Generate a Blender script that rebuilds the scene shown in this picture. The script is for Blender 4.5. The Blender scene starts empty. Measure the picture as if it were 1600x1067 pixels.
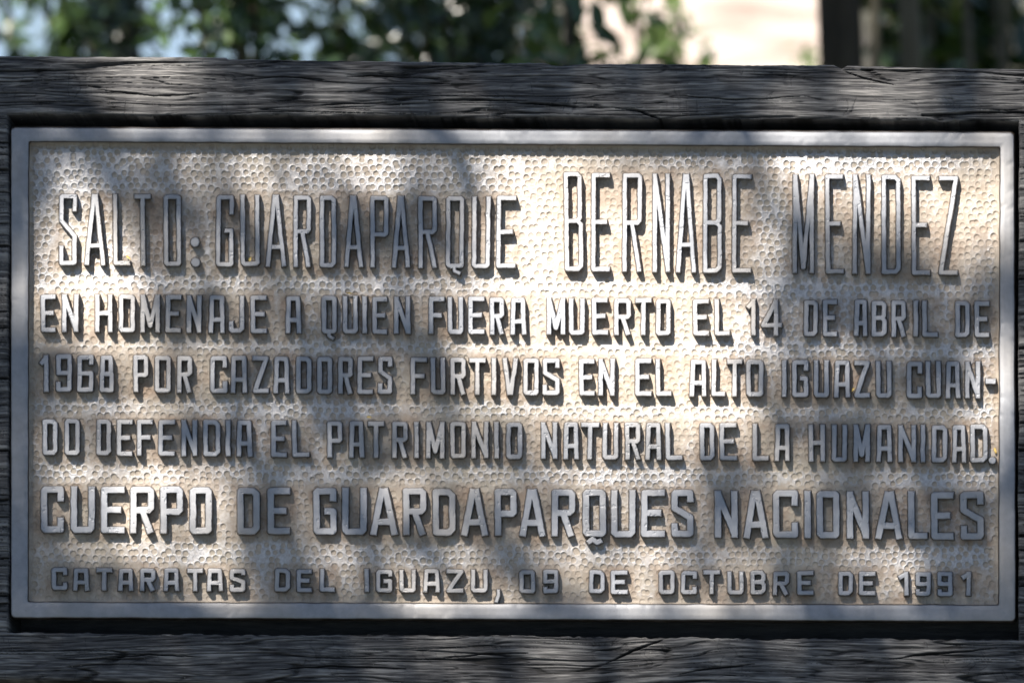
import bpy, math, random
import numpy as np
from mathutils import Matrix, Vector

random.seed(7); rng = np.random.default_rng(11)
S = bpy.context.scene
COL = S.collection
R = math.radians

# ------------------------------------------------------------------ camera, light, exposure
PX = 0.0005                       # one photo pixel on the sign face, metres
TILT = -R(30)                     # the sign leans back
SIGN = Matrix.Translation((0, 0, 1.0)) @ Matrix.Rotation(TILT, 4, 'X')
DIST, CX, CZ = 3.0, 0.48, -1.04   # camera in the sign's frame
cam = bpy.data.cameras.new('camera'); camo = bpy.data.objects.new('camera', cam); COL.objects.link(camo)
camo.matrix_world = SIGN @ Matrix.Translation((CX, -DIST, CZ)) @ Matrix.Rotation(R(90), 4, 'X')
cam.sensor_width = 36; cam.lens = 36 * DIST / (1600 * PX)
cam.shift_x = -CX / (1600 * PX); cam.shift_y = -CZ / (1600 * PX)
cam.clip_start = 0.05; cam.clip_end = 600
cam.dof.use_dof = True; cam.dof.focus_distance = DIST; cam.dof.aperture_fstop = 6.8
S.camera = camo

SUN_LOCAL = Vector((0.44, 1.0, -1.03))                 # direction the light travels, sign frame
SUN_W = (Matrix.Rotation(TILT, 3, 'X') @ SUN_LOCAL).normalized()
elev = math.asin(-SUN_W.z); az = math.atan2(-SUN_W.x, -SUN_W.y)
w = bpy.data.worlds.new('World'); S.world = w; w.use_nodes = True
sky = w.node_tree.nodes.new('ShaderNodeTexSky'); sky.sky_type = 'NISHITA'; sky.sun_disc = False
sky.sun_elevation = elev; sky.sun_rotation = az
bgn = w.node_tree.nodes['Background']; bgn.inputs['Strength'].default_value = 0.05
w.node_tree.links.new(sky.outputs[0], bgn.inputs[0])
sl = bpy.data.lights.new('sun', 'SUN'); sl.energy = 5.0; sl.angle = R(0.55); sl.color = (1.0, 0.92, 0.83)
so = bpy.data.objects.new('sun', sl); COL.objects.link(so)
so.rotation_mode = 'QUATERNION'; so.rotation_quaternion = SUN_W.to_track_quat('-Z', 'Y')
S.view_settings.view_transform = 'Standard'; S.view_settings.look = 'None'
S.view_settings.exposure = 1.72; S.view_settings.gamma = 1.0; S.view_settings.use_curve_mapping = False

# ------------------------------------------------------------------ helpers
_tab = {}
def vnoise(x, y, seed=0):
    if seed not in _tab: _tab[seed] = np.random.default_rng(seed + 100).random((256, 256)).astype(np.float32)
    t = _tab[seed]
    x, y = np.broadcast_arrays(np.asarray(x, np.float32), np.asarray(y, np.float32))
    xi = np.floor(x).astype(int); yi = np.floor(y).astype(int)
    fx = x - xi; fy = y - yi
    fx = fx * fx * (3 - 2 * fx); fy = fy * fy * (3 - 2 * fy)
    a = t[xi & 255, yi & 255]; b = t[(xi + 1) & 255, yi & 255]
    c = t[xi & 255, (yi + 1) & 255]; d = t[(xi + 1) & 255, (yi + 1) & 255]
    return (a * (1 - fx) + b * fx) * (1 - fy) + (c * (1 - fx) + d * fx) * fy
def fbm(x, y, seed=0, n=4):
    s = 0; a = 0.5; x = np.asarray(x, np.float32); y = np.asarray(y, np.float32)
    for k in range(n):
        s = s + a * vnoise(x, y, seed + k * 7); a *= 0.5; x = x * 2.03 + 11.3; y = y * 2.03 + 5.7
    return s / (1 - 0.5 ** n)
def sstep(a, b, x):
    t = np.clip((x - a) / (b - a), 0, 1); return t * t * (3 - 2 * t)

def mesh_np(name, verts, faces, mat=None, smooth=True, attrs=None):
    verts = np.asarray(verts, np.float32); faces = np.asarray(faces, np.int32)
    k = faces.shape[1]; m = bpy.data.meshes.new(name)
    m.vertices.add(len(verts)); m.vertices.foreach_set('co', verts.ravel())
    m.loops.add(faces.size); m.loops.foreach_set('vertex_index', faces.ravel())
    m.polygons.add(len(faces))
    m.polygons.foreach_set('loop_start', np.arange(0, faces.size, k, dtype=np.int32))
    m.polygons.foreach_set('loop_total', np.full(len(faces), k, np.int32))
    m.update(calc_edges=True)
    m.polygons.foreach_set('use_smooth', np.full(len(faces), bool(smooth)))
    for an, av in (attrs or {}).items():
        a = m.attributes.new(an, 'FLOAT', 'POINT'); a.data.foreach_set('value', np.asarray(av, np.float32).ravel())
    if mat: m.materials.append(mat)
    m.update()
    return m
def link(name, mesh, parent=None, loc=None):
    o = bpy.data.objects.new(name, mesh); COL.objects.link(o)
    if parent: o.parent = parent
    if loc is not None: o.location = loc
    return o
def tag(o, label=None, cat=None, group=None, kind=None):
    if label: o['label'] = label
    if cat: o['category'] = cat
    if group: o['group'] = group
    if kind: o['kind'] = kind
    return o
def thing(name, label, cat, loc=(0, 0, 0), rot=(0, 0, 0), group=None):
    o = bpy.data.objects.new(name, None); COL.objects.link(o); o.location = loc; o.rotation_euler = rot
    o.empty_display_size = 0.1
    return tag(o, label, cat, group)
def grid_faces(nr, nc, mask=None):
    i = np.arange(nr * nc).reshape(nr, nc)
    f = np.stack([i[:-1, :-1], i[1:, :-1], i[1:, 1:], i[:-1, 1:]], -1)
    return f[mask] if mask is not None else f.reshape(-1, 4)
def local(px, py, dep=0.0):
    """photo pixel on a plane 'dep' metres behind the sign face -> sign-frame point"""
    x = (np.asarray(px) - 800) * PX; z = (533.5 - np.asarray(py)) * PX
    k = (DIST + dep) / DIST
    return np.stack(np.broadcast_arrays(CX + (x - CX) * k, np.asarray(dep), CZ + (z - CZ) * k), -1)

class NT:
    def __init__(s, name):
        s.m = bpy.data.materials.new(name); s.m.use_nodes = True; s.t = s.m.node_tree
        s.b = s.t.nodes['Principled BSDF']; s.o = s.t.nodes['Material Output']
    def n(s, typ, **kw):
        nd = s.t.nodes.new(typ)
        for k, v in kw.items():
            if k in nd.inputs.keys() if isinstance(k, str) else False: pass
            setattr(nd, k, v)
        return nd
    def l(s, a, b): s.t.links.new(a, b)
    def coord(s, scale=(1, 1, 1)):
        tc = s.n('ShaderNodeTexCoord'); mp = s.n('ShaderNodeMapping'); mp.inputs['Scale'].default_value = scale
        s.l(tc.outputs['Object'], mp.inputs[0]); return mp.outputs[0]
    def noise(s, vec, scale, detail=4, rough=0.55, dist=0.0):
        nd = s.n('ShaderNodeTexNoise'); nd.inputs['Scale'].default_value = scale; nd.inputs['Detail'].default_value = detail
        nd.inputs['Roughness'].default_value = rough; nd.inputs['Distortion'].default_value = dist
        if vec is not None: s.l(vec, nd.inputs['Vector'])
        return nd.outputs['Fac']
    def ramp(s, fac, stops):
        r = s.n('ShaderNodeValToRGB'); e = r.color_ramp.elements
        while len(e) < len(stops): e.new(0.5)
        for el, (p, c) in zip(e, stops): el.position = p; el.color = (*c, 1) if len(c) == 3 else c
        s.l(fac, r.inputs[0]); return r.outputs[0]
    def attr(s, name):
        a = s.n('ShaderNodeAttribute'); a.attribute_name = name; return a.outputs['Fac']
    def math(s, op, a, b, clamp=False):
        nd = s.n('ShaderNodeMath', operation=op); nd.use_clamp = clamp
        for i, v in enumerate((a, b)):
            if isinstance(v, (int, float)): nd.inputs[i].default_value = v
            else: s.l(v, nd.inputs[i])
        return nd.outputs[0]
    def mix(s, f, a, b, mode='MIX'):
        nd = s.n('ShaderNodeMix', data_type='RGBA', blend_type=mode)
        for idx, v in ((0, f), (6, a), (7, b)):
            if isinstance(v, (int, float)): nd.inputs[idx].default_value = v
            elif isinstance(v, tuple): nd.inputs[idx].default_value = (*v, 1)
            else: s.l(v, nd.inputs[idx])
        return nd.outputs[2]
    def bump(s, h, strength, dist):
        nd = s.n('ShaderNodeBump'); nd.inputs['Strength'].default_value = strength; nd.inputs['Distance'].default_value = dist
        s.l(h, nd.inputs['Height']); s.l(nd.outputs[0], s.b.inputs['Normal'])
    def set(s, **kw):
        for k, v in kw.items():
            i = s.b.inputs[k.replace('_', ' ')]
            if isinstance(v, tuple): i.default_value = (*v, 1) if len(v) == 3 else v
            elif isinstance(v, (int, float)): i.default_value = v
            else: s.l(v, i)
        return s

# ------------------------------------------------------------------ materials
def mat_wood():
    t = NT('weathered_wood'); g = t.attr('grain')
    c = t.coord((3, 30, 30)); n1 = t.noise(c, 9, 6, 0.7)
    c2 = t.coord((1, 1, 1)); n2 = t.noise(c2, 14, 4, 0.6)
    n3 = t.noise(t.coord((8, 120, 120)), 9, 3, 0.7)
    f = t.math('ADD', t.math('MULTIPLY', g, 0.95), t.math('MULTIPLY', n1, 0.12))
    f = t.math('ADD', f, t.math('MULTIPLY', t.math('SUBTRACT', n2, 0.5), 0.40))
    f = t.math('ADD', f, t.math('MULTIPLY', t.math('SUBTRACT', n3, 0.5), 0.55))
    col = t.ramp(f, [(0.22, (0.007, 0.007, 0.007)), (0.36, (0.030, 0.030, 0.032)), (0.56, (0.070, 0.069, 0.069)), (0.84, (0.20, 0.196, 0.188))])
    spk = t.noise(t.coord((1, 1, 1)), 420, 2, 0.5)
    col = t.mix(t.ramp(spk, [(0.72, (0, 0, 0)), (0.76, (0.5, 0.5, 0.5))]), col, (0.26, 0.26, 0.24))
    t.set(Base_Color=col, Roughness=0.72, Specular_IOR_Level=0.35)
    t.bump(t.math('ADD', n1, t.math('MULTIPLY', n3, 0.8)), 0.55, 0.0010); return t.m
def mat_plain_wood():
    t = NT('rough_timber'); n1 = t.noise(t.coord((3, 30, 30)), 9, 6, 0.7)
    t.set(Base_Color=t.ramp(n1, [(0.3, (0.008, 0.008, 0.008)), (0.7, (0.05, 0.045, 0.04))]), Roughness=0.8)  # timber colour darkened so the shaded gap round the plaque turns black
    t.bump(n1, 0.5, 0.003); return t.m
def mat_metal(dim=1.0):          # rim and letter faces: dull worn casting, grimy brown flanks darkened further for underside shade
    t = NT('worn_cast_metal'); wv = t.attr('wear')
    n = t.noise(t.coord(), 90, 5, 0.65); nb = t.noise(t.coord((260, 12, 12)), 4, 3, 0.6)
    nl = t.noise(t.coord(), 9, 3, 0.5)
    face = t.ramp(n, [(0.25, tuple(dim * c for c in (0.205, 0.215, 0.235))), (0.55, tuple(dim * c for c in (0.275, 0.288, 0.31))), (0.8, tuple(dim * c for c in (0.36, 0.37, 0.39)))])
    face = t.mix(t.math('MULTIPLY', t.ramp(nl, [(0.45, (0, 0, 0)), (0.75, (1, 1, 1))]), 0.45), face, (0.33, 0.285, 0.22))
    pit = t.noise(t.coord(), 330, 2, 0.5)
    face = t.mix(t.ramp(pit, [(0.70, (0, 0, 0)), (0.80, (0.5, 0.5, 0.5))]), face, (0.14, 0.13, 0.11))
    dirt_shade = t.ramp(n, [(0.3, (0.018, 0.013, 0.009)), (0.7, (0.080, 0.058, 0.040))])
    edge = t.math('ADD', wv, t.math('MULTIPLY', t.math('SUBTRACT', n, 0.5), 0.5))
    k = t.ramp(edge, [(0.45, (0, 0, 0)), (0.75, (1, 1, 1))])
    t.set(Base_Color=t.mix(k, dirt_shade, face), Metallic=t.math('MULTIPLY', k, 0.42), Roughness=t.ramp(n, [(0.2, (0.46,) * 3), (0.9, (0.66,) * 3)]))
    t.bump(t.math('ADD', n, t.math('MULTIPLY', nb, 0.5)), 0.16, 0.0005); return t.m
def mat_panel():          # beige patina in the hollows, bare metal on the ridges
    t = NT('dimpled_patina_metal'); wv = t.attr('wear')
    n = t.noise(t.coord(), 120, 6, 0.7); nl = t.noise(t.coord(), 16, 4, 0.6); nf = t.noise(t.coord(), 520, 3, 0.6)
    beige = t.ramp(n, [(0.25, (0.25, 0.205, 0.163)), (0.55, (0.355, 0.306, 0.252)), (0.8, (0.445, 0.395, 0.335))])
    beige = t.mix(t.math('MULTIPLY', t.ramp(nl, [(0.42, (0, 0, 0)), (0.7, (1, 1, 1))]), 0.40), beige, (0.28, 0.265, 0.205))
    beige = t.mix(t.ramp(nf, [(0.66, (0, 0, 0)), (0.74, (0.7, 0.7, 0.7))]), beige, (0.11, 0.085, 0.06))
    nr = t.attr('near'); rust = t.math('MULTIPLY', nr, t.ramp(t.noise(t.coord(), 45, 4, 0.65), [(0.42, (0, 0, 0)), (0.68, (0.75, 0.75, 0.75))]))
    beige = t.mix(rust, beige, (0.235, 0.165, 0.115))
    metal = t.ramp(nf, [(0.3, (0.30, 0.305, 0.315)), (0.7, (0.50, 0.505, 0.52))])
    e = t.math('ADD', wv, t.math('MULTIPLY', t.math('SUBTRACT', n, 0.5), 0.9))
    e = t.math('ADD', e, t.math('MULTIPLY', t.math('SUBTRACT', nf, 0.5), 0.5))
    k = t.ramp(e, [(0.30, (0, 0, 0)), (0.84, (0.78, 0.78, 0.78))])
    t.set(Base_Color=t.mix(k, beige, metal), Metallic=t.math('MULTIPLY', k, 0.8),
          Roughness=t.mix(k, (0.62,) * 3, (0.46,) * 3), Specular_IOR_Level=0.35)
    t.bump(t.math('ADD', n, t.math('MULTIPLY', nf, 0.5)), 0.38, 0.0006); return t.m
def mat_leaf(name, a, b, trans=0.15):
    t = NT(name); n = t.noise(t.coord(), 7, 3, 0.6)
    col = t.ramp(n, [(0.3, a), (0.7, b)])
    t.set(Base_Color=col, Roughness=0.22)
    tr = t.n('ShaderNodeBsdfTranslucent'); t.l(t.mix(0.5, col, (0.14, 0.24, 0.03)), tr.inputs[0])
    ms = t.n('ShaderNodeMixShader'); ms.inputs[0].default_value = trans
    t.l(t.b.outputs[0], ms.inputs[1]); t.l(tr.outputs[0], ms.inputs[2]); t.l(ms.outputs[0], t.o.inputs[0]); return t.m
def mat_bark(name, a, b):
    t = NT(name); n = t.noise(t.coord((10, 10, 2)), 5, 6, 0.7)
    t.set(Base_Color=t.ramp(n, [(0.3, a), (0.7, b)]), Roughness=0.85); t.bump(n, 0.8, 0.02); return t.m
def mat_ground(name, a, b, c, sc=2.0):
    t = NT(name); n = t.noise(t.coord(), sc, 8, 0.65); n2 = t.noise(t.coord(), sc * 22, 4, 0.6)
    f = t.math('ADD', t.math('MULTIPLY', n, 0.65), t.math('MULTIPLY', n2, 0.35))
    t.set(Base_Color=t.ramp(f, [(0.35, a), (0.5, b), (0.65, c)]), Roughness=0.9); t.bump(f, 0.6, 0.05); return t.m
def mat_water():
    t = NT('river_water'); n = t.noise(t.coord(), 1.6, 5, 0.6)
    t.set(Base_Color=(0.10, 0.14, 0.20), Roughness=0.04, Specular_IOR_Level=0.8); t.bump(n, 0.12, 0.05); return t.m
def mat_petal():
    t = NT('dry_yellow_petal'); n = t.noise(t.coord(), 300, 3, 0.5)
    t.set(Base_Color=t.ramp(n, [(0.3, (0.55, 0.36, 0.07)), (0.7, (0.75, 0.58, 0.2))]), Roughness=0.6); return t.m
WOOD, TIMBER, METAL, PANEL, PETAL = mat_wood(), mat_plain_wood(), mat_metal(), mat_panel(), mat_petal()
RIM = mat_metal(0.84)
BARK = mat_bark('dark_bark', (0.014, 0.012, 0.008), (0.075, 0.062, 0.040))
CANE = mat_bark('pale_cane', (0.06, 0.055, 0.036), (0.13, 0.12, 0.085))

# ------------------------------------------------------------------ setting: ground, path, river
def sheet(name, pts, z, mat):
    m = bpy.data.meshes.new(name); m.from_pydata([(x, y, z) for x, y in pts], [], [list(range(len(pts)))]); m.materials.append(mat)
    return tag(link(name, m), kind='structure')
def bx(px, d):      # world x of photo column px at distance d from the camera
    return CX + ((px - 800) * PX - CX) * (d * 0.866 + 0.32) / DIST
sheet('ground', [(-300, -60), (300, -60), (300, 400), (-300, 400)], 0.0,
      mat_ground('forest_floor', (0.014, 0.013, 0.009), (0.030, 0.026, 0.018), (0.024, 0.032, 0.012)))
sheet('path', [(bx(870, 9.5), 6.4), (bx(1287, 9.5), 6.4), (bx(1287, 30), 26.9), (bx(880, 30), 26.9)], 0.004,
      mat_ground('sandy_path', (0.085, 0.062, 0.045), (0.27, 0.225, 0.19), (0.46, 0.415, 0.375), 2.2))
sheet('river', [(-60, 8.2), (bx(760, 11.3), 8.2), (bx(800, 33), 30), (bx(800, 33), 90), (-60, 90)], 0.008, mat_water())

# ------------------------------------------------------------------ wooden sign board
NX = np.arange(-150, 1751, 1.0)
def edge_top(x):
    y = np.interp(x, [-150, 0, 250, 352, 356, 400, 800, 825, 850, 868, 880, 905, 1000, 1200, 1302, 1309, 1315, 1324, 1450, 1600, 1750],
                  [84, 86, 87, 88, 90.5, 91, 97, 96, 97, 101.5, 101, 98, 98, 100, 100, 103, 105.5, 101, 104, 106, 108])
    return y + 1.6 * (fbm(x / 45, x * 0 + 3, 31) - 0.5) + 0.8 * (vnoise(x / 7, x * 0, 35) - 0.5)
def lip_top(x): return 178 + 11 * x / 1600 + 5 * (fbm(x / 70, x * 0 + 9, 41) - 0.5) + 2 * (vnoise(x / 9, x * 0, 42) - 0.5)
def lip_bot(x): return 987 + 12 * x / 1600 + 6 * (fbm(x / 60, x * 0 + 2, 51) - 0.5) + 2.4 * (vnoise(x / 8, x * 0, 52) - 0.5)
def edge_bot(x): return np.interp(x, [-150, 0, 400, 800, 1600, 1750], [1058, 1060, 1069, 1078, 1092, 1095]) + 3 * (fbm(x / 60, x * 0 + 6, 61) - 0.5)
SPLITS = [([(540, 121), (580, 118), (640, 120)], 1.6, 5), ([(668, 158), (740, 155), (810, 157)], 2.6, 8), ([(792, 160), (840, 163), (905, 168)], 2.6, 8),
          ([(960, 168), (1000, 174), (1040, 188)], 2.4, 8), ([(1440, 181), (1520, 177), (1640, 175)], 2.4, 7), ([(1313, 108), (1345, 120), (1400, 133)], 1.6, 5),
          ([(1060, 150), (1150, 157), (1260, 150)], 1.5, 5), ([(150, 140), (240, 150), (330, 146)], 1.5, 5), ([(945, 1036), (990, 1016), (1038, 998)], 2.4, 8),
          ([(690, 1028), (760, 1021), (830, 1020)], 1.8, 6), ([(1060, 1052), (1110, 1044), (1180, 1036)], 1.8, 6), ([(120, 1030), (230, 1022), (330, 1026)], 1.6, 5),
          ([(1380, 1030), (1450, 1022), (1560, 1012)], 2.0, 6), ([(420, 1046), (520, 1040), (640, 1044)], 1.6, 5)]
SPLITS += [([(-140, y + 4), (15, y)], w_, 7) for y, w_ in ((222, 2), (300, 1.4), (384, 2.2), (512, 1.6), (590, 2.6), (704, 2), (780, 2.6), (872, 1.6), (930, 2))]
SPLITS += [([(1586, y), (1740, y - 3)], w_, 8) for y, w_ in ((262, 1.6), (376, 2.8), (435, 2), (492, 1.6), (543, 3), (702, 4), (770, 1.6), (837, 3), (915, 2))]
def wood_surf(x, y):
    """height in px of the weathered face (0 = sound face, negative = cracks), and a grain value"""
    warp = 24 * (fbm(x / 400, y / 110, 1, 3) - 0.5) + 5 * (fbm(x / 130, y / 34, 4, 3) - 0.5)
    v = y + warp
    g1 = vnoise(x / 150, v / 2.4, 8); g2 = vnoise(x / 22, v / 1.6, 9); g3 = fbm(x / 260, v / 9, 10, 3)
    grain = 0.42 * g1 + 0.40 * g2 + 0.22 * g3
    h = 2.0 * (grain - 0.5) + 1.4 * (g3 - 0.5)
    for sx, sv, wd, dp, sd in ((420, 17, 0.030, 6.0, 20), (300, 9.5, 0.042, 3.6, 22), (170, 6, 0.055, 2.2, 24), (110, 4.4, 0.065, 1.4, 29)):
        n = vnoise(x / sx, v / sv, sd); mk = sstep(0.40, 0.56, fbm(x / (sx * 0.9), y / (sv * 3), sd + 1, 3))
        cr = (1 - sstep(0.0, wd, np.abs(n - 0.5))) * mk
        h = h - dp * cr; grain = grain - 0.30 * cr
    for pts, wd, dp in SPLITS:
        xs_, ys_ = zip(*pts); lo, hi = xs_[0], xs_[-1]
        yc = np.interp(x, xs_, ys_) + 3.0 * (fbm(x / 26, x * 0 + ys_[0], 33, 3) - 0.5)
        tp = np.clip(np.minimum(x - lo, hi - x) / (0.35 * (hi - lo)), 0, 1) ** 0.6 if lo > 0 and hi < 1600 else ((x >= lo) & (x <= hi)) * 1.0
        cr = (1 - sstep(0.25, 1.0, np.abs(y - yc) / np.maximum(wd * tp, 0.05))) * (tp > 0.02)
        h = h - dp * cr; grain = grain - 0.5 * cr
    # short checks across the grain
    cc = vnoise(x / 10 + 2.5 * vnoise(x / 40, y / 14, 27), y / 34, 26); mk = sstep(0.5, 0.7, fbm(x / 60, y / 24, 28, 3))
    cr = (1 - sstep(0, 0.05, np.abs(cc - 0.5))) * mk; h = h - 0.9 * cr; grain = grain - 0.12 * cr
    return h, grain
def rnd(e, r): 
    q = np.clip(1 - e / r, 0, 1); return r * (1 - np.sqrt(np.clip(1 - q * q, 0, 1)))
wv, wf, wg = [], [], []
def add_strip(PXs, PYs, e_in, e_out, r_in, r_out, dep_in, dep_out, axis_noise=True):
    """rows run from the pocket lip to the outer edge; extra rows return to the depth of both sides"""
    h, g = wood_surf(PXs, PYs)
    fade = sstep(0, 3, np.minimum(e_in, e_out))
    dep = (-h * fade + rnd(e_in, r_in) + rnd(e_out, r_out)) * PX
    X, Y, D, G = PXs, PYs, dep, g
    def ext(row, d_end, n, front):
        nonlocal X, Y, D, G
        for k in range(1, n + 1):
            t = k / n; d = D[0 if front else -1] * 0 + 0
            pass
    rows_in = [(X[0], Y[0], D[0] + (dep_in - D[0]) * k / 4, G[0] * 0.6) for k in range(4, 0, -1)]
    rows_out = [(X[-1], Y[-1], D[-1] + (dep_out - D[-1]) * k / 4, G[-1] * 0.8) for k in range(1, 5)]
    st = lambda i, A: np.concatenate([np.stack([r[i] for r in rows_in]), A, np.stack([r[i] for r in rows_out])])
    X, Y, D, G = st(0, X), st(1, Y), st(2, D), st(3, G)
    P = np.stack([(X - 800) * PX, D, (533.5 - Y) * PX], -1)
    base = sum(len(a) for a in wv)
    wf.append(grid_faces(*X.shape) + base); wv.append(P.reshape(-1, 3)); wg.append(G.ravel())
xs = NX
for (a, b, n) in ((lip_top(xs), edge_top(xs), 112), (lip_bot(xs), edge_bot(xs), 108)):
    t = np.linspace(0, 1, n)[:, None]; Y = a + (b - a) * t; X = np.broadcast_to(xs, Y.shape)
    inside = sstep(0, 1, 1 - 0 * xs) * ((xs > 12) & (xs < 1592))
    e_in = np.where((xs > 11) & (xs < 1593), np.abs(Y - a), 30.0)
    add_strip(X, Y, e_in, np.abs(Y - b), 5, 8, 0.036, 0.055)
ys = np.arange(0, 1.0001, 1 / 820.)
for (xa, xb) in ((13, -150), (1591, 1750)):
    t = np.concatenate([np.linspace(0, 0.25, 40), np.linspace(0.26, 1, 60)])[:, None]
    lipx = xa + 2.5 * (fbm(ys * 14, ys * 0 + xa, 71) - 0.5) * 2
    X = lipx + (xb - lipx) * t
    Y = lip_top(X) + (lip_bot(X) - lip_top(X)) * ys
    add_strip(X, Y, np.abs(X - lipx), np.full_like(X, 50.0), 4, 4, 0.036, 0.055)
sign = thing('wooden_sign', 'dark weathered wooden sign board with cracked grey grain framing the metal plaque', 'sign', (0, 0.0, 0))
SLOC = Matrix.Translation(-Vector(sign.location)) @ SIGN
bo = link('board', mesh_np('board', np.concatenate(wv), np.concatenate(wf), WOOD, True, {'grain': np.concatenate(wg)}), sign); bo.matrix_local = SLOC
def box(x0, x1, y0, y1, z0, z1):
    v = [(x, y, z) for x in (x0, x1) for y in (y0, y1) for z in (z0, z1)]
    f = [(0, 1, 3, 2), (4, 6, 7, 5), (0, 4, 5, 1), (2, 3, 7, 6), (0, 2, 6, 4), (1, 5, 7, 3)]
    return v, f
v, f = box((10 - 800) * PX - .004, (1594 - 800) * PX + .004, 0.0345, 0.054, (533.5 - 1010) * PX, (533.5 - 172) * PX)
for x0_, x1_, ya_, yb_ in ((-149, 1749, 113, 171), (-149, 1749, 1008, 1052)):
    v2, f2 = box((x0_ - 800) * PX, (x1_ - 800) * PX, 0.0075, 0.0545, (533.5 - yb_) * PX, (533.5 - ya_) * PX)
    f = list(f) + [tuple(i + len(v) for i in q) for q in f2]; v = list(v) + v2
bk = link('backing_board', mesh_np('backing_board', v, f, TIMBER, False), sign); bk.matrix_local = SLOC
for sx in (-0.30, 0.30):
    v, f = box(sx - .06, sx + .06, 0.14, 0.26, -0.02, 0.98)
    link('post', mesh_np('post', v, f, TIMBER, False), sign)
    v, f = box(sx - .05, sx + .05, 0.055, 0.10, -0.30, 0.18)
    st = link('brace', mesh_np('brace', v, f, TIMBER, False), sign); st.matrix_local = SLOC

# ------------------------------------------------------------------ plaque
BASE = Vector((0, 0.015, (533.5 - 967) * PX))
plaque = thing('metal_plaque', 'dimpled grey and beige cast metal plaque with raised Spanish lettering, set in the wooden board', 'plaque')
plaque.matrix_world = SIGN @ Matrix.Translation(BASE)
def pl(name, mesh): return link(name, mesh, plaque, -BASE)
PDEP = 0.0066                       # panel sits this far behind the rim face
# rim
OUT = [(18, 200), (1584, 208), (1586, 970), (18, 964)]
INN = [(44.5, 221), (1563, 230), (1561, 945.5), (43.5, 941)]
SG = [(-1, -1), (1, -1), (1, 1), (-1, 1)]
def loop(cs, off, r):
    cs = [(c[0] + s[0] * off, c[1] + s[1] * off) for c, s in zip(cs, SG)]
    out = []
    ns = [420, 210, 420, 210]
    for i in range(4):
        p, q = np.array(cs[i]), np.array(cs[(i + 1) % 4]); prev = np.array(cs[i - 1])
        d1 = (p - prev) / np.linalg.norm(p - prev); d2 = (q - p) / np.linalg.norm(q - p)
        cen = p - d1 * r + d2 * r
        for k in range(7):
            a = k / 6 * math.pi / 2; out.append(cen - d2 * r * math.cos(a) + d1 * r * math.sin(a))
        a0 = p + d2 * r; b0 = q - d2 * r
        for k in range(1, ns[i]): out.append(a0 + (b0 - a0) * k / ns[i])
    return np.array(out)
prof = [(OUT, 3.5, 9, 0.0150, 0.38), (OUT, 1.8, 8, 0.0070, 0.46), (OUT, 0.5, 7, 0.0022, 0.55), (OUT, 0.0, 7, 0.0008, 0.8), (OUT, -0.6, 6.5, 0.0002, 1), (OUT, -1.6, 6, 0.0, 1),
        ('m', 0.33, 5, 0.0, 1), ('m', 0.66, 4, 0.0, 1),
        (INN, 1.2, 3.0, 0.0, 1), (INN, 0.5, 3.0, 0.0002, 1), (INN, 0.0, 3.0, 0.0008, 0.75), (INN, -0.7, 3.2, 0.0025, 0.3), (INN, -2.2, 3.6, 0.0072, 0.0)]
rows, wear = [], []
for (cs, off, r, dep, we) in prof:
    if isinstance(cs, str): L = loop(OUT, -1.6, 6) * (1 - off) + loop(INN, 1.2, 3) * off
    else: L = loop(cs, off, r)
    kx = 1.0 * (fbm(L[:, 0] / 30, L[:, 1] / 30, 81 if cs is OUT else 83, 3) - 0.5); ky = 1.0 * (fbm(L[:, 0] / 26, L[:, 1] / 26, 85 if cs is OUT else 87, 3) - 0.5)
    kk = 1.7 if cs is INN else 1.1
    L = L + np.stack([kx, ky], -1) * kk
    nick = sstep(0.70, 0.80, fbm(L[:, 0] / 9, L[:, 1] / 9, 88, 2)) * (0.0005 if 0 < dep < 0.003 or isinstance(cs, str) is False and dep == 0 else 0.0001)
    dd = dep + nick + 0.00022 * (fbm(L[:, 0] / 60, L[:, 1] / 60, 89, 3) - 0.5)
    rows.append(local(L[:, 0], L[:, 1], dd)); wear.append(np.full(len(L), we))
P = np.stack(rows); n = P.shape[1]; P = np.concatenate([P, P[:, :1]], 1); W = np.stack(wear); W = np.concatenate([W, W[:, :1]], 1)
pl('rim', mesh_np('rim', P.reshape(-1, 3), grid_faces(*P.shape[:2])[:, ::-1], RIM, True, {'wear': W}))

# lettering boxes measured on the sign face: (text, [(x0, x1)...], top/bottom at both ends)
LINES = []
def line(words, hw, tl, bl, tr, br, style): LINES.append((words, hw, tl, bl, tr, br, style))
def B(s): return [tuple(map(int, q.split('-'))) for q in s.split()]
line([('SALTO:', B('92-121 131-166 176-204 210-237 255-284 297-313')),
      ('GUARDAPARQUE', B('337-366 375-407 414-448 458-487 499-526 537-568 578-608 611-642 653-684 696-726 737-767 775-807'))], 3.6, 303.5, 415, 307, 420, 0)
line([('BERNABE', B('881-912 923-954 972-1004 1019-1048 1055-1089 1098-1129 1143-1175')),
      ('MENDEZ', B('1238-1273 1289-1319 1332-1361 1377-1408 1424-1454 1466-1498'))], 3.6, 269.5, 424, 275, 430, 0)
line([('EN', B('63-88 96-124')), ('HOMENAJE', B('148-177 185-212 219-251 258-284 291-316 326-352 357-383 391-418')), ('A', B('446-471')),
      ('QUIEN', B('502-527 535-560 565-575 581-606 615-642')), ('FUERA', B('669-695 699-725 731-758 765-789 797-823')),
      ('MUERTO', B('854-884 888-915 924-951 959-987 992-1019 1024-1049')), ('EL', B('1082-1109 1116-1141')), ('14', B('1165-1182 1188-1223')),
      ('DE', B('1255-1279 1285-1309')), ('ABRIL', B('1334-1356 1361-1387 1392-1417 1426-1436 1440-1466')), ('DE', B('1492-1516 1522-1547'))], 3.75, 459.5, 519, 470, 527, 1)
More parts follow.
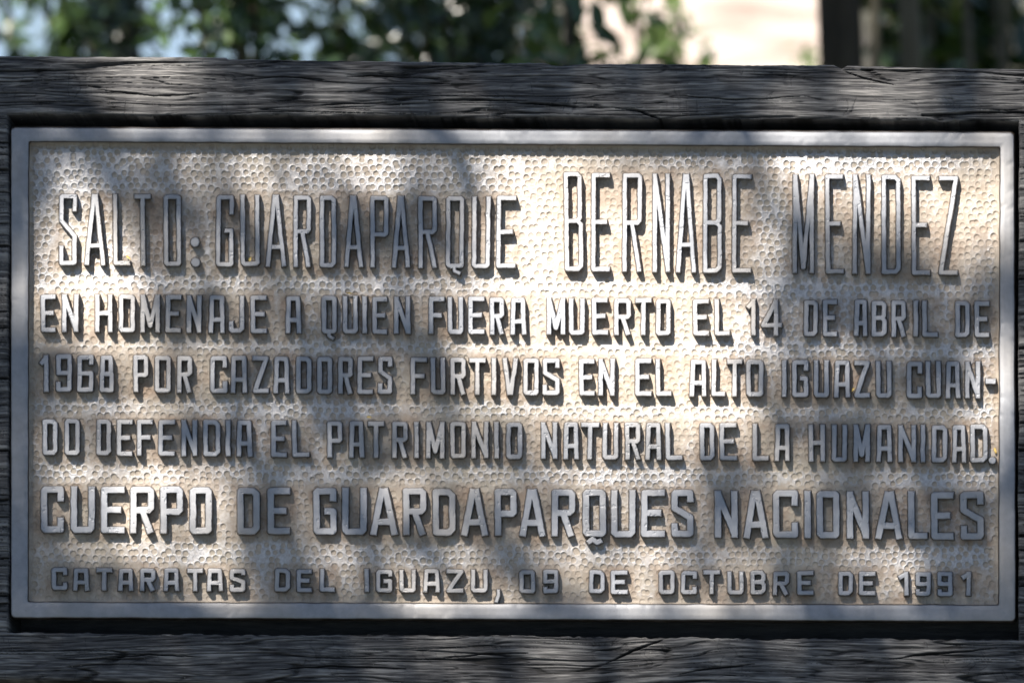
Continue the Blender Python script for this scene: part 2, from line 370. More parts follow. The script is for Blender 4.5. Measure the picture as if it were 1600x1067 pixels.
line([('1968', B('60-77 87-113 120-147 155-179')), ('POR', B('208-233 241-268 276-301')),
      ('CAZADORES', B('328-356 360-387 394-421 427-453 462-488 495-520 528-552 558-584 590-614')),
      ('FURTIVOS', B('641-668 672-697 703-729 732-760 766-778 784-811 817-843 847-876')), ('EN', B('904-930 934-962')), ('EL', B('992-1019 1024-1050')),
      ('ALTO', B('1077-1105 1111-1134 1135-1161 1165-1194')), ('IGUAZU', B('1220-1231 1237-1264 1271-1296 1303-1329 1334-1360 1368-1394')),
      ('CUAN-', B('1416-1442 1446-1471 1477-1501 1507-1533 1539-1557'))], 3.75, 553.5, 612, 565, 623, 1)
line([('DO', B('66-91 100-126')), ('DEFENDIA', B('150-175 182-208 213-240 247-274 283-309 317-345 351-362 369-395')), ('EL', B('423-449 456-484')),
      ('PATRIMONIO', B('511-536 545-570 574-601 612-638 646-656 665-696 703-729 736-764 771-781 790-817')),
      ('NATURAL', B('845-872 880-905 907-937 941-967 976-1002 1008-1034 1039-1067')), ('DE', B('1093-1117 1124-1152')), ('LA', B('1175-1202 1210-1235')),
      ('HUMANIDAD.', B('1263-1290 1299-1324 1333-1360 1369-1395 1403-1432 1437-1447 1455-1481 1487-1511 1516-1544 1544-1558'))], 3.75, 654.5, 711, 664, 723, 1)
line([('CUERPO', B('63-101 110-149 157-196 203-242 250-287 296-332')), ('DE', B('370-407 417-454')),
      ('GUARDAPARQUES', B('489-527 534-574 577-623 629-667 675-713 719-764 772-809 810-854 861-900 910-948 954-994 1001-1040 1048-1085')),
      ('NACIONALES', B('1116-1154 1160-1202 1207-1248 1256-1268 1275-1313 1322-1359 1366-1412 1418-1450 1454-1491 1500-1538'))], 5.2, 759, 832, 768, 843, 0)
line([('CATARATAS', B('80-106 114-140 150-176 184-209 218-244 255-281 292-318 323-349 358-384')), ('DEL', B('429-454 463-488 499-524')),
      ('IGUAZU,', B('568-579 587-614 623-651 661-688 697-725 735-763 771-783')), ('09', B('811-837 848-873')), ('DE', B('920-946 954-982')),
      ('OCTUBRE', B('1029-1055 1063-1090 1098-1126 1136-1163 1172-1198 1207-1234 1245-1272')), ('DE', B('1309-1334 1341-1369')),
      ('1991', B('1401-1421 1430-1455 1464-1489 1500-1518'))], 3.5, 886.5, 922, 893, 931, 1)

def glyph(ch, x0, x1, y0, y1, hw, style):
    """strokes in photo px: list of polylines (closed when last == first) plus discs (x, y, r)"""
    l, r, t, b = x0 + hw, x1 - hw, y0 + hw, y1 - hw; c = (l + r) / 2; m = (t + b) / 2; w, h = r - l, b - t
    q = min(w, h) * 0.22
    if ch == 'A':
        if style == 0:
            k = hw * 0.35; f = 0.72
            xl = c - k - (c - k - l) * f; xr = c + k + (r - c - k) * f
            return [[(l, y1), (c - k, y0)], [(r, y1), (c + k, y0)], [(xl, t + h * f + 2), (xr, t + h * f + 2)]], []
        return [[(l - .5, y1), (l + 1.2, t), (r - 1.2, t), (r + .5, y1)], [(l, t + h * .66), (r, t + h * .66)]], []
    if ch == 'B':
        return [[(l, y1 - hw), (l, t), (r - q, t), (r - 1, t + q), (r - 1, m - q * 1.2), (r - q, m - hw * .2), (r, m + q), (r, b - q), (r - q, b), (l, b)], [(l, m - hw * .2), (r - q, m - hw * .2)]], []
    if ch == 'C':
        z = max(h * .30, hw * 1.7); return [[(r, t + z), (r, t), (l + q * .4, t), (l, t + q * .4), (l, b - q * .4), (l + q * .4, b), (r, b), (r, b - z)]], []
    if ch == 'D': return [[(l, t), (r - q, t), (r, t + q), (r, b - q), (r - q, b), (l, b), (l, t)]], []
    if ch == 'E': return [[(x1, t), (l, t), (l, b), (x1, b)], [(l, m - .3), (x1 - w * .2, m - .3)]], []
    if ch == 'F': return [[(x1, t), (l, t), (l, y1)], [(l, m), (x1 - w * .2, m)]], []
    if ch == 'G': return [[(r, t + h * .26), (r, t), (l + q * .4, t), (l, t + q * .4), (l, b - q * .3), (l + q * .3, b), (r - q * .3, b), (r, b - q * .3), (r, m), (c - hw * .3, m)]], []
    if ch == 'H': return [[(l, y0), (l, y1)], [(r, y0), (r, y1)], [(l, m), (r, m)]], []
    if ch == 'I': return [[(c, y0), (c, y1)]], []
    if ch == 'J': return [[(r, y0), (r, b - q), (r - q, b), (l + q * .5, b), (l, b - q * .5), (l, b - h * .30)]], []
    if ch == 'L': return [[(l, y0), (l, b), (x1, b)]], []
    if ch == 'M': return [[(l, y1), (l, y0)], [(r, y1), (r, y0)], [(l, t - hw * .4), (c, b - h * (.04 if style == 0 else .14)), (r, t - hw * .4)]], []
    if ch == 'N': return [[(l, y1), (l, y0)], [(r, y1), (r, y0)], [(l, t), (r, b)]], []
    if ch in 'O0': return [[(l + q * .4, t), (r - q * .4, t), (r, t + q * .4), (r, b - q * .4), (r - q * .4, b), (l + q * .4, b), (l, b - q * .4), (l, t + q * .4), (l + q * .4, t)]], []
    if ch == 'P': return [[(l, y1), (l, t), (r - q * .5, t), (r, t + q * .5), (r, m - q * .5 + h * .04), (r - q * .5, m + h * .04), (l, m + h * .04)]], []
    if ch == 'Q':
        s = glyph('O', x0, x1, y0, y1, hw, style)[0]
        if hw > 5: return s + [[(x0 + 7, y1 + 10), (x0 + 15, y1 + 4), (x0 + 22, y1 + 9), (x0 + 30, y1 + 5)]], []
        return s + [[(l + 3, b + 2), (c - 1, b + 1), (c, b + 8), (r - 1, b + 12)]], []
    if ch == 'R': return [[(l, y1), (l, t), (r - q * .5, t), (r, t + q * .5), (r, m - q * .7), (r - q * .7, m), (l, m)], [(c - hw * .1, m), (r - .3, y1)]], []
    if ch == 'S': return [[(r, t + h * .23), (r, t), (l + q * .3, t), (l, t + q * .3), (l, m - h * .13), (r, m + h * .10), (r, b - q * .3), (r - q * .3, b), (l, b), (l, b - h * .26)]], []
    if ch == 'T': return [[(x0, t), (x1, t)], [(c, t), (c, y1)]], []
    if ch == 'U': return [[(l, y0), (l, b - q * .5), (l + q * .5, b), (r - q * .5, b), (r, b - q * .5), (r, y0)]], []
    if ch == 'V': return [[(l, y0), (c - hw * .25, y1)], [(r, y0), (c + hw * .25, y1)]], []
    if ch == 'Z': return [[(x0, t), (r, t), (l, b), (x1, b)]], []
    if ch == '1': return [[(r, y1), (r, y0)], [(r, t + .5), (l - 1, t + h * .22)]], []
    if ch == '4': return [[(r - w * .22, y1), (r - w * .22, y0)], [(r - w * .25, t), (l, b - h * .26), (x1, b - h * .26)]], []
    if ch == '6': return [[(r, t + h * .24), (r, t), (l + q * .3, t), (l, t + q * .3), (l, b), (r, b), (r, m), (l, m)]], []
    if ch == '9': return [[(l, b - h * .24), (l, b), (r - q * .3, b), (r, b - q * .3), (r, t), (l, t), (l, m), (r, m)]], []
    if ch == '8': return [[(l + 1.5, t), (r - 1.5, t), (r - 1, m - 2), (r, m + 3), (r, b), (l, b), (l, m + 3), (l + 1, m - 2), (l + 1.5, t)], [(l, m), (r, m)]], []
    if ch == ':': return [], [(c, y0 + 74, 7.2), (c + 1, y0 + 106, 7.2)]
    if ch == '.': return [], [(c, y1 - 3, 5.8)]
    if ch == ',': return [[(c + 2, y1 - 6), (c + 2, y1 + 4), (c - 2, y1 + 15)]], []
    if ch == '-': return [[(x0, m + 2), (x1, m + 2)]], []
    raise KeyError(ch)

LH = 12.0          # letter height in px above the panel
STEP = 0.42
pads = []         # (x0, x1, y0, y1) word boxes, for the panel's patina
for (words, hw, tl, bl, tr, br, style) in LINES:
    xa, xb = words[0][1][0][0], words[-1][1][-1][1]
    for text, boxes in words:
        X0, X1 = boxes[0][0] - 9, boxes[-1][1] + 9
        lerp = lambda a, b, x: a + (b - a) * (x - xa) / (xb - xa)
        Y0 = min(lerp(tl, tr, X0), lerp(tl, tr, X1)) - 9; Y1 = max(lerp(bl, br, X0), lerp(bl, br, X1)) + 22
        pads.append((boxes[0][0], boxes[-1][1], Y0 + 9, Y1 - 22))
        gx = np.arange(X0, X1, STEP); gy = np.arange(Y0, Y1, STEP)
        GX, GY = np.meshgrid(gx, gy)
        # wobble of the hand-made pattern letters
        WX = GX + 1.5 * (fbm(GX / 16, GY / 16, 91, 3) - 0.5) + 0.5 * (vnoise(GX / 3, GY / 3, 95) - 0.5)
        WY = GY + 1.5 * (fbm(GX / 16, GY / 16, 93, 3) - 0.5) + 0.5 * (vnoise(GX / 3, GY / 3, 97) - 0.5)
        D = np.full(GX.shape, 99.0)
        for ch, (x0, x1) in zip(text, boxes):
            xm = (x0 + x1) / 2; jt = random.uniform(-.7, .7)
            polys, discs = glyph(ch, x0 + .8, x1 - .8, lerp(tl, tr, xm) + jt + .4, lerp(bl, br, xm) + jt * .6, hw * random.uniform(.93, 1.07), style)
            i0, i1 = max(0, int((x0 - 9 - X0) / STEP)), int((x1 + 9 - X0) / STEP)
            ux, uy = WX[:, i0:i1], WY[:, i0:i1]; d = np.full(ux.shape, 99.0); lean = random.uniform(-.012, .012)
            ux = ux + (uy - (Y0 + Y1) / 2) * lean
            for p in polys:
                closed = p[0] == p[-1]
                hh = hw * (0.8 if (ch in 'Q' and p[0][1] > lerp(bl, br, xm) - 6) or ch == ',' else 1.0) * (1.15 if ch == '-' else 1)
                for k in range(len(p) - 1):
                    ax, ay = p[k]; bx, by = p[k + 1]; L = math.hypot(bx - ax, by - ay) or 1e-6
                    tx, ty = (bx - ax) / L, (by - ay) / L
                    qx, qy = ux - (ax + bx) / 2, uy - (ay + by) / 2
                    a1 = np.abs(qx * tx + qy * ty) - L / 2; a2 = np.abs(-qx * ty + qy * tx) - hh
                    bd = np.minimum(np.maximum(a1, a2), 0) + np.hypot(np.maximum(a1, 0), np.maximum(a2, 0))
                    d = np.minimum(d, bd)
                    if k > 0 or closed: d = np.minimum(d, np.hypot(ux - ax, uy - ay) - hh)
            for (cx, cy, rr) in discs: d = np.minimum(d, np.hypot(ux - cx, uy - cy) - rr)
            if ch in 'AHMEBRN': d = d - 0.0
            D[:, i0:i1] = np.minimum(D[:, i0:i1], d)
        WD = 1.8
        ramp = LH * (1 - (D + 0.35) / WD) - 0.25
        k = 4.2; hq = np.clip(0.5 + 0.5 * (ramp - LH) / k, 0, 1); H = ramp * (1 - hq) + LH * hq - k * hq * (1 - hq)
        H = np.maximum(H, -1.6)
        top = sstep(0.25, 0.70, H / LH)
        chip = sstep(0.70, 0.80, fbm(GX / 7, GY / 7, 99, 3))
        H = H + top * (0.7 * (fbm(GX / 22, GY / 22, 98, 3) - 0.5)) - 0.55 * chip * top
        keep = (D < WD + 1.2)
        cm = keep[:-1, :-1] & keep[1:, :-1] & keep[1:, 1:] & keep[:-1, 1:]
        fc = grid_faces(*GX.shape, mask=cm)
        V = local(GX, GY, PDEP - H * PX).reshape(-1, 3)
        used, inv = np.unique(fc, return_inverse=True)
        pl('raised_word', mesh_np('raised_word', V[used], inv.reshape(-1, 4), METAL, True, {'wear': top.ravel()[used]}))

# dimpled panel
ps = 0.8
gx = np.arange(40, 1568, ps); gy = np.arange(217, 949, ps); GX, GY = np.meshgrid(gx, gy)
H = np.zeros(GX.shape, np.float32)
band = np.zeros(GX.shape, np.float32); near = np.zeros(GX.shape, np.float32)
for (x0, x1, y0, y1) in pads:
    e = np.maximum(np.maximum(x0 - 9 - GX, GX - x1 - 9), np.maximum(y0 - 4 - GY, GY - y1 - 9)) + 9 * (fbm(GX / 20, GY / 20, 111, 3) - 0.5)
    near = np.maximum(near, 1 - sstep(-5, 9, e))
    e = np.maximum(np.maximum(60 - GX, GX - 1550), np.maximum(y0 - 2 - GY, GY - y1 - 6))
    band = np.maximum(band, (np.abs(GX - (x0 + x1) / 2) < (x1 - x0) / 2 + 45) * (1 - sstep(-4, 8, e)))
rowp = 10.2
dim = []
yy = 232.0; ri = 0
while yy < 942:
    xx = 52 + (ri % 2) * 6
    while xx < 1558:
        dim.append((xx + random.gauss(0, 1.9), yy + xx / 1600 * 8 - 3 + random.gauss(0, 1.7))); xx += 11.9 + random.uniform(-.8, 2.2)
    yy += rowp; ri += 1
lipm = np.zeros(GX.shape, np.float32)
for (dx, dy) in dim:
    if random.random() < 0.09: continue
    r = random.uniform(4.2, 5.2); dep = random.uniform(0.8, 1.5)
    i0 = int((dx - 10 - gx[0]) / ps); j0 = int((dy - 10 - gy[0]) / ps); i1 = i0 + int(21 / ps); j1 = j0 + int(21 / ps)
    i0, j0 = max(i0, 0), max(j0, 0)
    sx, sy = GX[j0:j1, i0:i1], GY[j0:j1, i0:i1]
    if sx.size == 0: continue
    q = np.hypot(sx - dx, (sy - dy)) / r
    bowl = -(1 - sstep(0.55, 1.08, q)) * dep
    lip = np.exp(-((q - 1.14) / 0.16) ** 2) * 0.35
    H[j0:j1, i0:i1] = np.minimum(H[j0:j1, i0:i1], bowl)
    lipm[j0:j1, i0:i1] = np.maximum(lipm[j0:j1, i0:i1], lip)
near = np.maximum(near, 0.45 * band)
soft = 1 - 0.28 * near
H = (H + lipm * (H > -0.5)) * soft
low = fbm(GX / 130, GY / 130, 121, 3)
H = H + 0.7 * (fbm(GX / 30, GY / 30, 123, 3) - 0.5) + 0.28 * (fbm(GX / 5, GY / 5, 125, 3) - 0.5)
rimd = np.minimum(np.minimum(GX - 44, 1563 - GX), np.minimum(GY - 222 - GX / 180, 941 - GY + GX / 320))
H = H + 3.0 * (1 - sstep(0, 9, rimd)) ** 2
ridge = sstep(-0.65, 0.10, H)
wear = 0.15 + 0.60 * ridge * (1 - 0.60 * near) * sstep(2, 16, rimd) + 0.8 * (low - 0.5) - 0.06 * near - 0.12 * (1 - sstep(0, 14, rimd))
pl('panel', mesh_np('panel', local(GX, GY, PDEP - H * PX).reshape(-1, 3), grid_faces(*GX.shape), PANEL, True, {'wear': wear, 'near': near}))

# yellow petals caught on the plaque
PET = [(391, 406, 4, 9, 20, 'yellow dry petal caught in the foot of the first U, top row'),
       (577, 652, 8, 3, 5, 'thin yellow petal lying over the A T pair, middle of the plaque'),
       (1555, 704, 4, 9, -20, 'pale yellow petal beside the full stop at the right rim'),
       (547, 459, 11, 2, 3, 'thread-thin yellow petal above the second row of words'),
       (1333, 609, 3, 7, 25, 'tiny ochre petal between A and Z, third row'),
       (201, 403, 10, 3, 40, 'pale curled petal in the corner of the L, top left')]
for (px_, py_, a, b_, ang, lab) in PET:
    n_ = 9; vs, fs = [], []
    for i in range(n_):
        t = i / (n_ - 1); wv_ = math.sin(math.pi * (0.08 + 0.87 * t)) ** 0.8
        for j in (-1, -.33, .33, 1):
            u, v_ = (t - .5) * max(a, b_), j * wv_ * min(a, b_) / 2
            hgt = 1.6 * j * j + 1.2 * math.sin(t * 3)
            vs.append((u * PX, -hgt * PX, v_ * PX))
    for i in range(n_ - 1):
        for j in range(3): k = i * 4 + j; fs.append((k, k + 4, k + 5, k + 1))
    o = link('dry_petal', mesh_np('dry_petal', vs, fs, PETAL))
    o.matrix_world = SIGN @ Matrix.Translation(Vector(local(px_, py_, PDEP - 0.0012))) @ Matrix.Rotation(R(ang + (90 if b_ > a else 0)), 4, 'Y')
    tag(o, lab, 'petal', 'dry petals on the plaque')

# ------------------------------------------------------------------ vegetation
LEAF = np.array([(-.5, 0, 0), (-.22, .17, .05), (.12, .19, .06), (.5, 0, -.05), (.12, -.19, .06), (-.22, -.17, .05), (-.2, 0, 0), (.12, 0, .0)])
LF = [(0, 6, 1, 1), (1, 6, 7, 2), (2, 7, 3, 3), (0, 5, 6, 6), (5, 4, 7, 6), (4, 3, 7, 7)]
LQ = np.array([(0, 6, 7, 1), (1, 7, 3, 2), (0, 5, 4, 6), (6, 4, 3, 7)])
def leaves_mesh(name, cen, U, V, N, L, Wd, mat):
    """cen (n,3), orthonormal axes U (length), V (width), N; sizes L, Wd"""
    n = len(cen); T = LEAF[None] * np.stack([L, Wd * 2.6, L], -1)[:, None, :]
    P = cen[:, None] + T[..., :1] * U[:, None] + T[..., 1:2] * V[:, None] + T[..., 2:3] * N[:, None]
    F = (LQ[None] + (np.arange(n) * 8)[:, None, None]).reshape(-1, 4)
    return mesh_np(name, P.reshape(-1, 3), F, mat, False)
def axes_from(N, rg):
    N = N / np.linalg.norm(N, axis=1, keepdims=True); a = rg.normal(size=N.shape)
    U = a - (a * N).sum(1, keepdims=True) * N; U /= np.linalg.norm(U, axis=1, keepdims=True)
    return U, np.cross(N, U), N
def tube(pts, rads, seg=10):
    pts = [Vector(p) for p in pts]; vs, fs = [], []
    for i, p in enumerate(pts):
        d = (pts[min(i + 1, len(pts) - 1)] - pts[max(i - 1, 0)]).normalized()
        u = d.cross(Vector((0.3, 1, 0.1))).normalized(); v = d.cross(u)
        for k in range(seg):
            a = 2 * math.pi * k / seg; vs.append(p + (u * math.cos(a) + v * math.sin(a)) * rads[i])
    for i in range(len(pts) - 1):
        for k in range(seg): fs.append((i * seg + k, i * seg + (k + 1) % seg, (i + 1) * seg + (k + 1) % seg, (i + 1) * seg + k))
    return [tuple(v) for v in vs], fs
def tubes_mesh(name, specs, mat):
    V, F = [], []
    for pts, rads in specs:
        v, f = tube(pts, rads); b = len(V); V += v; F += [tuple(i + b for i in q) for q in f]
    return mesh_np(name, V, F, mat)
def bx(px, d):      # world x of photo column px at distance d from the camera
    return CX + ((px - 800) * PX - CX) * (d * 0.866 + 0.32) / DIST
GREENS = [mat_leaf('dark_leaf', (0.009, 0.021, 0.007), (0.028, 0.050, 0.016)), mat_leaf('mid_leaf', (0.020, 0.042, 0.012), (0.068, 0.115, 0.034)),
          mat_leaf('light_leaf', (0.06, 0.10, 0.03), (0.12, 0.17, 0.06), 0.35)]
def shrub(x, y, rx, ry, ht, n, L, mat, label, seed, group='shrubs behind the sign'):
    rg = np.random.default_rng(seed); root = thing('shrub', label, 'shrub', (x, y, 0), group=group)
    k = 16; cc = np.stack([rg.normal(0, rx * .45, k), rg.normal(0, ry * .45, k), rg.uniform(.2, .95, k) * ht], -1)
    specs = []
    for c in cc:
        specs.append(([(c[0] * .15, c[1] * .15, -.02), (c[0] * .5, c[1] * .5, c[2] * .55), tuple(c)], [.016, .010, .004]))
    link('stem', tubes_mesh('stem', specs, BARK), root)
    idx = rg.integers(0, k, n); cen = cc[idx] + rg.normal(0, 1, (n, 3)) * np.array([rx * .28, ry * .28, ht * .12])
    cen = cen[cen[:, 2] > .03]
    Nn = rg.normal(0, .8, cen.shape) + np.array([0, -.3, .8]); U, V, Nn = axes_from(Nn, rg)
    Ls = rg.uniform(.7, 1.3, len(cen)) * L
    link('foliage', leaves_mesh('foliage', cen, U, V, Nn, Ls, Ls * .42, mat), root)
# (photo column, distance from camera, half width px, height, leaves, leaf length, material, label)
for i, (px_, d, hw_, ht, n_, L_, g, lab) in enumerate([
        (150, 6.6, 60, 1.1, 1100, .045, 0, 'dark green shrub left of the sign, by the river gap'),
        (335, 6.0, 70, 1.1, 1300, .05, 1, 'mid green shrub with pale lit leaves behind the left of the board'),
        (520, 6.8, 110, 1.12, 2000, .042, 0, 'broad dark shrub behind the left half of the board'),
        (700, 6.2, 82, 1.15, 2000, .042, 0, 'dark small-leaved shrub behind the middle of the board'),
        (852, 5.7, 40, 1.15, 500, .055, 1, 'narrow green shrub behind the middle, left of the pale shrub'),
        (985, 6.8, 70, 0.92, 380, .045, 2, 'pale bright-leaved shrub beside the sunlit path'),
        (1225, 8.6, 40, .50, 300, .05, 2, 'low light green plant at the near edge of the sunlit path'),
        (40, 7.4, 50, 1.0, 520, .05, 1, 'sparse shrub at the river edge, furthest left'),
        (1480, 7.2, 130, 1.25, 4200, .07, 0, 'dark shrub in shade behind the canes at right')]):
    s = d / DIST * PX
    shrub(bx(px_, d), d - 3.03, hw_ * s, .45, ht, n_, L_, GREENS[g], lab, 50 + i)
for i, (x, y, r, h, lab) in enumerate([(3.2, 15, 2.2, 3.0, 'large far bush at right beyond the path'), (0.6, 31, 3.0, 3.6, 'large far bush closing the end of the path'),
                                       (6.5, 20, 3.0, 4.0, 'tall far bush furthest right in the forest edge')]):
    shrub(x, y, r, 1.5, h, 2600, .22, GREENS[0], lab, 80 + i, 'far bushes')
# trunk at the right with its crown above the picture
def tree(name, label, x, y, rad, ht, crown, seed, mat, lean=0.0):
    rg = np.random.default_rng(seed); root = thing(name, label, 'tree', (x, y, 0))
    pts = [(lean * t * t, 0, ht * t) for t in (-.02, .02, .1, .3, .6, 1)]
    link('trunk', tubes_mesh('trunk', [(pts, [rad * 1.5, rad * 1.3, rad * 1.05, rad, rad * .85, rad * .6])], BARK), root)
    (cx, cy, cz, rx, ry, rz, n, L) = crown
    k = 40; cc = rg.normal(0, .5, (k, 3)) * np.array([rx, ry, rz]) + np.array([cx, cy, cz])
    link('limbs', tubes_mesh('limbs', [([(lean, 0, ht * .97), tuple((np.array([lean, 0, ht]) + c) / 2 + np.array([0, 0, .2])), tuple(c)], [rad * .35, rad * .2, .01]) for c in cc[:10]], BARK), root)
    cen = cc[rg.integers(0, k, n)] + rg.normal(0, .3, (n, 3)) * np.array([rx, ry, rz]) * .8
    Nn = rg.normal(0, .6, cen.shape) + np.array([0, 0, 1.]); U, V, Nn = axes_from(Nn, rg); Ls = rg.uniform(.7, 1.3, n) * L
    link('crown', leaves_mesh('crown', cen, U, V, Nn, Ls, Ls * .45, mat), root)
d = 6.4
tree('tree', 'dark slim tree trunk rising behind the right part of the board', bx(1302, d), d - 3.03, 33 * PX * d / DIST, 3.6, (-.30, -1.3, 4.2, 1.1, .9, .5, 4200, .12), 5, GREENS[0])
tree('tree', 'unseen leafy tree added left behind the sign to shade the shrubs', -3.3, 2.6, .09, 3.7, (.95, -.6, 4.2, 1.5, 1.0, .5, 2000, .10), 6, GREENS[0])  # out of view, added to throw shade on the shrubs
cane = thing('cane_clump', 'clump of pale upright canes in shade right of the dark trunk', 'cane plant', (bx(1480, 6.6), 6.6 - 3.03, 0))
for px_, dd_, r_, ln in ((1362, 6.4, .008, .03), (1413, 6.0, .016, -.02), (1452, 6.8, .008, .05), (1500, 6.5, .007, -.04), (1572, 6.4, .006, .05), (1545, 6.9, .007, -.03)):
    x0 = bx(px_, dd_) - cane.location.x; y0 = dd_ - 3.03 - cane.location.y
    link('cane', tubes_mesh('cane', [([(x0 - ln * .9, y0, -.02), (x0, y0, .95), (x0 + ln, y0, 1.9), (x0 + ln * 2.2, y0, 2.7)], [r_ * 1.1, r_, r_ * .85, r_ * .4])], CANE), cane)

for k, (x, y, h, lab) in enumerate(((-4.2, -6.5, 4.2, 'unseen tall tree added behind the viewer on the left to block sky light'), (3.6, -6.0, 4.4, 'unseen tall tree added behind the viewer on the right to block sky light'))):  # added out of view to cut sky light and deepen the shade
    tree('tree', lab, x, y, .16, h, (.1, 0, h + .6, 2.2, 2.0, 2.0, 3800, .24), 20 + k, GREENS[1])
# ------------------------------------------------------------------ tree in front whose leaves dapple the plaque
TX = [0, 50, 100, 150, 200, 250, 300, 350, 400, 450, 500, 550, 600, 650, 700, 750, 800, 850, 900, 950, 1000, 1050, 1100, 1150, 1200, 1250, 1300, 1350, 1400, 1450, 1500, 1550, 1600]
def row(y, s):
    p = [q.split(':') for q in s.split()]; return y, np.interp(TX, [float(a) for a, _ in p], [float(b) for _, b in p])
TROWS = [row(60, '0:.1 170:.5 200:.8 270:.8 310:.15 600:.1 900:.1 1600:.1'),
 row(125, '0:0 100:.1 155:.6 190:1 260:1 290:.8 320:.15 400:.03 500:.12 590:.3 700:.08 800:.03 1000:.03 1100:.1 1200:.22 1290:.4 1350:.75 1400:.6 1500:.35 1600:.3'),
 row(210, '0:.1 200:.12 300:.25 350:.55 420:.3 500:.6 600:.6 690:.12 800:.65 900:.4 1000:.22 1100:.22 1200:.5 1300:.6 1500:.6 1600:.4'),
 row(260, '0:.1 50:.15 100:.55 150:.35 200:.15 300:.2 350:.45 400:.45 450:.25 500:.38 600:.4 650:.2 700:.2 750:.6 800:.8 900:.7 1000:.7 1100:.5 1150:.35 1200:.6 1300:.8 1500:.85 1550:.7 1600:.5'),
 row(350, '0:.1 50:.2 100:.85 150:.7 200:.25 250:.15 300:.6 350:.5 400:.45 450:.35 500:.2 600:.2 700:.2 750:.5 800:.9 850:1 900:.95 1000:.9 1050:.8 1100:.75 1150:.5 1200:.2 1250:.4 1300:.5 1400:.5 1450:.6 1550:.65 1600:.5'),
 row(450, '0:.1 50:.6 100:1 150:.9 200:.6 250:.5 300:.35 400:.3 500:.2 600:.25 700:.5 750:.6 800:.9 850:1 950:1 1000:1 1100:.9 1150:.7 1200:.35 1300:.25 1400:.25 1500:.3 1600:.3'),
 row(500, '0:.1 50:.6 100:.95 150:.8 200:.5 250:.3 300:.25 400:.2 500:.2 600:.25 700:.5 800:.8 900:1 1000:1 1100:.95 1200:.8 1250:.45 1300:.25 1400:.2 1550:.15 1600:.1'),
 row(580, '0:.05 50:.15 100:.6 150:.55 200:.5 300:.5 350:.5 400:.35 500:.25 600:.2 700:.45 800:.65 900:.9 1000:1 1100:.95 1150:.75 1200:.45 1300:.3 1400:.2 1450:.25 1500:.5 1550:.9 1600:.6'),
 row(680, '0:.05 50:.15 100:.5 150:.35 200:.4 250:.75 300:.5 350:.3 400:.25 600:.2 750:.2 800:.25 850:.5 900:.6 1000:.6 1100:.5 1200:.4 1300:.2 1350:.15 1400:.2 1500:.35 1550:.5 1600:.3'),
 row(740, '0:.05 50:.15 100:.5 150:.6 200:.65 250:.9 300:.7 350:.25 400:.15 500:.2 600:.35 800:.35 900:.55 1000:.6 1100:.6 1200:.5 1300:.25 1500:.15 1550:.3 1600:.2'),
 row(800, '0:.05 50:.15 100:.55 150:.7 200:.85 250:.75 300:.6 350:.4 400:.25 500:.3 700:.35 800:.3 900:.4 1000:.5 1100:.5 1200:.3 1300:.2 1500:.12 1600:.15'),
 row(870, '0:.05 50:.1 100:.2 150:.3 200:.5 250:.6 300:.5 350:.4 400:.25 500:.3 700:.5 800:.55 900:.6 1100:.6 1200:.35 1300:.25 1400:.4 1500:.25 1600:.15'),
 row(950, '0:.05 50:.1 100:.25 400:.25 500:.25 700:.5 800:.5 900:.4 1100:.3 1200:.25 1250:.1 1300:.3 1400:.4 1450:.3 1550:.1 1600:.05'),
 row(1030, '0:.05 200:.1 400:.15 600:.2 800:.6 1000:.65 1100:.5 1200:.15 1300:.2 1400:.3 1500:.3 1600:.1'),
 row(1120, '0:.05 1600:.1')]
CELL = 10
cgx = np.arange(-160, 1760, CELL); cgy = np.arange(-60, 1180, CELL); CGX, CGY = np.meshgrid(cgx, cgy)
tmp = np.stack([np.interp(cgx, TX, r) for _, r in TROWS]); ry_ = [y for y, _ in TROWS]
TT = np.stack([np.interp(cgy, ry_, tmp[:, k]) for k in range(len(cgx))], 1)
TT = TT ** 1.5
TT = np.where((CGX < -40) | (CGX > 1640), 0.12, TT)
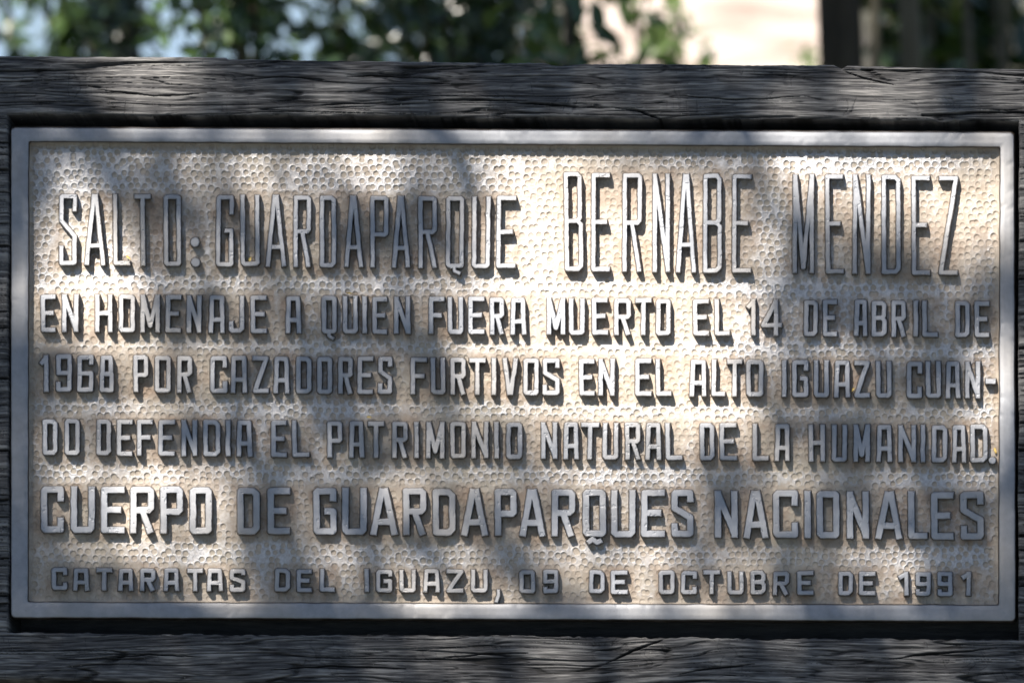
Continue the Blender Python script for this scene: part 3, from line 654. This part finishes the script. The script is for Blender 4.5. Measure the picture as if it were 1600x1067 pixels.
def fit_leaves():
    rg = np.random.default_rng(3); cov = np.zeros(TT.shape)
    Ml = np.array(Matrix.Rotation(TILT, 3, 'X')); sw = np.array(SUN_W); sgn = np.array(SIGN)
    e1 = Ml @ np.array([1, 0, 0]); e3 = Ml @ np.array([0, 0, 1]); nn = Ml @ np.array([0, 1, 0])
    out = []; T = np.ones(TT.shape)
    for it in range(16000):
        need = np.clip(T - TT, 0, 1) ** 2
        if it % 12 == 0: cum = np.cumsum(need.ravel())
        if cum[-1] < .3: break
        k = np.searchsorted(cum, rg.random() * cum[-1]); k = min(k, TT.size - 1)
        px_ = CGX.flat[k] + rg.uniform(-5, 5); py_ = CGY.flat[k] + rg.uniform(-5, 5)
        t = rg.uniform(3.3, 4.6); L = rg.uniform(.036, .085); Wd = L * rg.uniform(.38, .5)
        N = -sw + rg.normal(0, .45, 3); U, V, N = axes_from(N[None], rg); U, V, N = U[0], V[0], N[0]
        def proj(a):
            s = (a @ nn) / (sw @ nn); b = a - sw * s; return np.array([b @ e1, -(b @ e3)]) / PX
        u = proj(U * L / 2); v = proj(V * Wd * .47)
        J = np.linalg.inv(np.stack([u, v], 1))
        soft_px = t * .0096 / PX
        rad = np.hypot(np.linalg.norm(u), np.linalg.norm(v)) + soft_px
        i0, i1 = max(0, int((px_ - rad - cgx[0]) / CELL)), int((px_ + rad - cgx[0]) / CELL) + 2
        j0, j1 = max(0, int((py_ - rad - cgy[0]) / CELL)), int((py_ + rad - cgy[0]) / CELL) + 2
        dx = CGX[j0:j1, i0:i1] - px_; dy = CGY[j0:j1, i0:i1] - py_
        rr = np.hypot(J[0, 0] * dx + J[0, 1] * dy, J[1, 0] * dx + J[1, 1] * dy)
        sr = soft_px * .5 / math.sqrt(np.linalg.norm(u) * np.linalg.norm(v))
        a = 1 - sstep(1 - sr, 1 + sr, rr)
        old = T[j0:j1, i0:i1]; new = old * (1 - a); tg = TT[j0:j1, i0:i1]
        cost = lambda q: (np.where(q < tg, 1.9, 1.0) * (q - tg) ** 2).sum()
        if cost(new) < cost(old):
            T[j0:j1, i0:i1] = new
            P0 = sgn[:3, 3] + e1 * (px_ - 800) * PX + e3 * (533.5 - py_) * PX
            out.append((P0 - sw * t, U, V, N, L, Wd))
    print('fit', len(out), float(np.abs(T - TT).mean()), float((T - TT).mean()), [(round(float(T[int((y+60)/10), int((x+160)/10)]),2), round(float(TT[int((y+60)/10), int((x+160)/10)]),2)) for x, y in ((100,450),(850,400),(950,500),(600,350),(600,680),(1400,800),(1400,300),(250,740),(1400,500))])
    return out
FL = fit_leaves()
cen = np.array([f[0] for f in FL]); U = np.array([f[1] for f in FL]); V = np.array([f[2] for f in FL]); N = np.array([f[3] for f in FL]); L = np.array([f[4] for f in FL]); Wd = np.array([f[5] for f in FL])
# the rest of that crown, kept clear of the light that reaches the sign
rg = np.random.default_rng(9); n = 7000
c2 = np.array([-1.7, -1.2, 4.7]) + rg.normal(0, .5, (n, 3)) * np.array([1.9, 1.5, .8])
sw = np.array(SUN_W); Mi = np.array(SIGN.inverted())
lc = c2 @ Mi[:3, :3].T + Mi[:3, 3]; ld = Mi[:3, :3] @ sw
hit = lc - ld * (lc[:, 1:2] / ld[1]); ppx = hit[:, 0] / PX + 800; ppy = 533.5 - hit[:, 2] / PX
ok = ((ppx < -170) | (ppx > 1770) | (ppy < -80) | (ppy > 1190)) & (c2[:, 2] > 3.2)
c2 = c2[ok]; Nn = rg.normal(0, .6, c2.shape) + np.array([0, 0, 1.]); U2, V2, N2 = axes_from(Nn, rg); L2 = rg.uniform(.05, .09, len(c2))
shade = thing('shade_tree', 'tree standing left in front of the sign, its leafy crown dappling the plaque', 'tree', (-2.3, -1.0, 0))
off = -np.array(shade.location)
link('trunk', tubes_mesh('trunk', [([(0, 0, -.02), (.02, 0, .6), (.0, .05, 1.6), (.15, .05, 3.2), (.5, 0, 4.6)], [.16, .12, .10, .085, .05])], BARK), shade)
link('crown', leaves_mesh('crown', np.concatenate([cen, c2]) + off, np.concatenate([U, U2]), np.concatenate([V, V2]), np.concatenate([N, N2]),
                          np.concatenate([L, L2]), np.concatenate([Wd, L2 * .45]), GREENS[1]), shade)
print('dapple leaves', len(FL))
